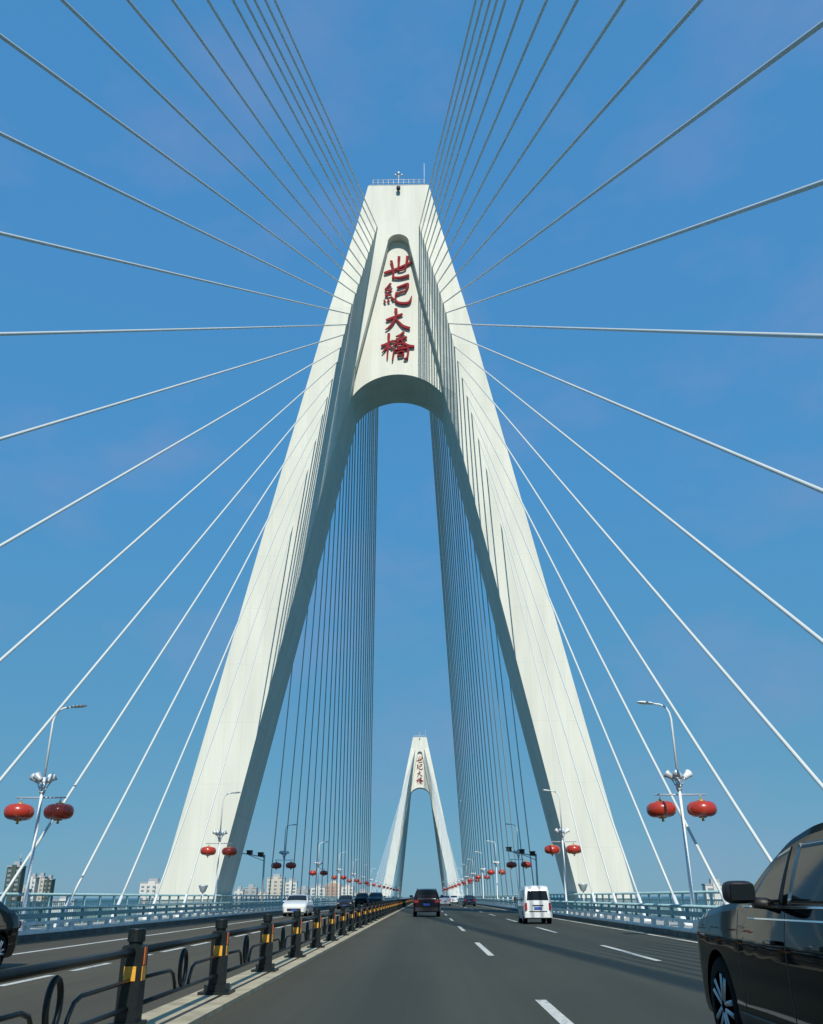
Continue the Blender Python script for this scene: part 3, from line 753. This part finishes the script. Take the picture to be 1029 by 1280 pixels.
def build_sedan(name, paint, label, loc, rz=0):
    r = tag(empty(name, loc, rz), label, 'car'); c = Car(4.7, 1.82, 1.47, .95, SEDP, .2, .24, .32, (1.42, -1.3))
    c.body(paint, r)
    for s in (-1, 1):
        c.side_patch([(.95, .98), (.05, .98), (.05, 1.36), (.40, 1.30)], 'window', M['glass'], r, s)
        c.side_patch([(-.02, .98), (-1.2, 1.0), (-.85, 1.27), (-.02, 1.37)], 'window', M['glass'], r, s)
        b = MB(); b.lathe([(0, -.1), (.06, -.09), (.08, 0), (.05, .08), (0, .1)], 12, (0, 0, 0), 'Y'); mo = b.build('mirror', paint, r); mo.location = (s * .97, .78, 1.0); mo.scale = (1.3, 1, .9)
        b = MB(); b.box(min(s * .5, s * .8), max(s * .5, s * .8), -2.36, -2.2, .72, .86); b.build('tail_light', M['tail'], r)
        b = MB(); b.box(min(s * .48, s * .78), max(s * .48, s * .78), 2.1, 2.33, .56, .68); b.build('headlight', M['lens'], r)
    c.top_patch(.35, 1.1, .92, 'windscreen', M['glass'], r); c.top_patch(-1.7, -.8, .9, 'rear_window', M['glass'], r)
    b = MB(); b.box(-.5, .5, 2.28, 2.37, .36, .54); b.build('grille', M['trim'], r)
    b = MB(); b.box(-.22, .22, 2.36, 2.39, .36, .47); b.box(-.22, .22, -2.39, -2.34, .6, .73); b.build('number_plate', M['plate'], r)
    c.wheels(r, True); return r
def build_van(label, loc, rz=0):
    paint = M['whitecar']
    r = tag(empty('minivan', loc, rz), label, 'minivan'); c = Car(3.9, 1.62, 1.93, 1.12, VANP, .26, .13, .29, (1.35, -1.2))
    c.body(paint, r)
    for s in (-1, 1):
        c.side_patch([(1.35, 1.16), (.5, 1.16), (.5, 1.68), (.95, 1.66)], 'window', M['glass'], r, s)
        c.side_patch([(.42, 1.16), (-.55, 1.16), (-.55, 1.70), (.42, 1.70)], 'window', M['glass'], r, s)
        c.side_patch([(-.63, 1.16), (-1.6, 1.16), (-1.6, 1.68), (-.63, 1.70)], 'window', M['glass'], r, s)
        b = MB(); b.box(-.07, .07, -.05, .04, -.12, .12); mo = b.build('mirror', M['trim'], r); mo.location = (s * .98, 1.25, 1.22)
        b = MB(); b.tube([(0, 0, 0), (-s * .2, .05, -.05)], .02, 6); b.build('mirror_arm', M['trim'], mo)
        b = MB(); b.box(min(s * .60, s * .72), max(s * .60, s * .72), -1.975, -1.85, .68, 1.04); b.build('tail_light', M['tail'], r)
    b = MB(); n = 8
    # rear glass set on the sloping tailgate
    zt = [(1.18, -1.935), (1.62, -1.835)]
    vs = [(-.60, -1.955, 1.18), (.60, -1.955, 1.18), (.53, -1.862, 1.64), (-.53, -1.862, 1.64)]
    b.add(vs + [(x, y + .04, z) for x, y, z in vs], [(0, 1, 2, 3), (7, 6, 5, 4), (0, 4, 5, 1), (1, 5, 6, 2), (2, 6, 7, 3), (3, 7, 4, 0)]); b.build('rear_window', M['glass'], r)
    b = MB(); b.box(-.76, .76, -2.03, -1.85, .32, .56); b.build('rear_bumper', paint, r)
    b = MB(); b.box(-.21, .21, -1.99, -1.95, .72, .84); b.build('number_plate', M['plate'], r)
    b = MB(); b.box(-.3, .3, -1.99, -1.95, .90, .94); b.build('door_handle', M['trim'], r)
    b = MB(); b.box(-.5, .5, -1.98, -1.95, .6, .64); b.build('trim_strip', M['trim'], r)
    c.top_patch(1.02, 1.55, .92, 'windscreen', M['glass'], r)
    c.wheels(r, True); return r

rel = lambda x: x + CAMX
build_suv('sport_utility_car', M['blackcar'], 'big glossy black car with chrome window trim cut off at the right edge', (rel(2.6) + .97, 7.5, 0), 0, True)
build_suv('sport_utility_car', M['browncar'], 'dark car seen from behind, straight ahead in our own lane', (rel(0.05), 70.4, 0))
build_van('small white minivan seen from behind in the right-hand lane', (rel(5.72), 51.6, 0)).scale = (.92, .92, .95)
build_sedan('sedan_car', M['greycar'], 'dark grey car far ahead left of the white minivan', (rel(6.3), 142, 0))
build_sedan('sedan_car', M['silvercar'], 'silver car far ahead partly hidden by the dark car in our lane', (rel(2.9), 150, 0))
build_sedan('sedan_car', M['whitecar'], 'white car far ahead between the dark grey car and the far pylon', (rel(5.6), 196, 0))
build_sedan('sedan_car', M['whitecar'], 'white car coming towards us on the left carriageway', (rel(-9.6), 73, 0), math.pi)
build_sedan('sedan_car', M['greycar'], 'dark oncoming car behind the white one, nearest of three dark ones', (rel(-9.3), 113, 0), math.pi)
build_suv('sport_utility_car', M['blackcar'], 'black oncoming car in the middle of three dark ones', (rel(-9.0), 137, 0), math.pi)
build_suv('sport_utility_car', M['greycar'], 'dark tall oncoming car next to the median fence, furthest of three', (rel(-6.4), 124, 0), math.pi)
build_sedan('sedan_car', M['blackcar'], 'black car cut off at the left edge beyond the median fence', (rel(-8.35) - .91, 18.0, 0), math.pi)

# ------------------------------------------------------------------ far buildings
bm_ = dict(white=mat('pale_render', (.62, .62, .58), .8, noise=.1, nscale=.05), cream=mat('cream_render', (.52, .49, .42), .8, noise=.1, nscale=.05),
           tan=mat('terracotta_render', (.46, .30, .22), .8, noise=.1, nscale=.05), green=mat('dark_green_cladding', (.05, .08, .07), .6, noise=.2, nscale=.05),
           grey=mat('grey_render', (.35, .37, .38), .8, noise=.1, nscale=.05), win=mat('hazed_window_glass', (.22, .26, .28), .3))  # pale glass and render colours stand in for distance haze
def building(px0, px1, ytop, d, m, label, dep=8, spire=False, tiers=1, name='apartment_block'):
    hor = 1112.5 - (((px0 + px1) / 2) - 532) * .003
    x0 = CAMX + (px0 - 532) * d * .919 / 1125; x1 = CAMX + (px1 - 532) * d * .919 / 1125
    zt = CAMZ + (hor - ytop) * .845 / 1125 * d; w = x1 - x0; z0 = -25
    r = tag(empty(name, ((x0 + x1) / 2, d, z0)), label, 'building', 'distant buildings on the shore')
    H = zt - z0; b = MB(); b.box(-w / 2, w / 2, 0, dep, 0, H)
    b.box(-w / 2 + w * .35, -w / 2 + w * .65, -1.2, -.0, 0, H + 1.5)
    b.build('wall', bm_[m], r)
    b = MB(); b.box(-w / 2 - .4, w / 2 + .4, -.4, dep + .4, H, H + .9); b.box(-w * .18, w * .22, 2, dep - 2, H + .9, H + 4)
    if spire: b.tube([(w * .1, 6, H + 5), (w * .1, 6, H + 5 + H * .1)], [.7, .15], 6)
    b.build('roof', bm_['grey'] if m != 'tan' else bm_['cream'], r)
    cols = max(2, min(6, int(w / 5.5))); cw = w / cols; rows = [H - 4 - 3.4 * i for i in range(14) if H - 4 - 3.4 * i > 14][:10]
    b = MB(); b.box(-cw * .3, cw * .3, -.35, .3, 0, 1.9); w0 = None
    for z in rows:
        for i in range(cols):
            x = -w / 2 + cw * (i + .5)
            yy = -1.25 if abs(x + 0) < w * .15 else 0
            if w0 is None: w0 = b.build('window', bm_['win'], r); o = w0
            else: o = w0.copy(); COL.objects.link(o); o.parent = r
            o.location = (x, yy, z)
            if random.random() < .25: o.scale = (.8, 1, .8)
    return r
building(-6, 13, 1074, 760, 'green', 'dark green tower with a spire at the left edge of the photo', spire=True, name='office_tower')
building(13, 25, 1104, 800, 'cream', 'low cream block just right of the dark green tower')
building(24, 33, 1089, 820, 'white', 'white slim block, left one of the pair behind nearest left lamp post')
building(34, 44, 1088, 850, 'cream', 'cream slim block, right one of the pair behind nearest left lamp post')
building(45, 54, 1091, 830, 'green', 'dark slim block beside the pale pair at the left')
building(58, 86, 1117, 900, 'white', 'low white shed roof seen over the railing at the left')
building(168, 198, 1095, 900, 'white', 'white block just left of the near pylon leg')
building(289, 300, 1105, 950, 'white', 'low white block just right of the left pylon leg')
building(301, 317, 1102, 980, 'grey', 'grey block right of the left pylon leg')
building(318, 329, 1108, 990, 'white', 'low white block between the grey and the tallest cream block')
building(330, 352, 1089, 960, 'cream', 'tallest cream block between the left pylon leg and far pylon')
building(353, 368, 1094, 1050, 'white', 'white block right of the tallest cream block')
building(369, 384, 1104, 1000, 'grey', 'low grey block behind the oncoming white car')
building(386, 404, 1101, 1080, 'white', 'white block left of the terracotta block')
building(405, 424, 1097, 1100, 'tan', 'terracotta block with cream roof left of the far pylon')
building(425, 441, 1100, 1150, 'white', 'white block right of the terracotta block, left of far pylon')
building(442, 462, 1107, 1200, 'cream', 'low cream block nearest the far pylon')
building(885, 912, 1098, 700, 'white', 'white block behind the black car mirror at the right', spire=False)
building(914, 940, 1101, 720, 'tan', 'terracotta block behind the black car windscreen at the right')
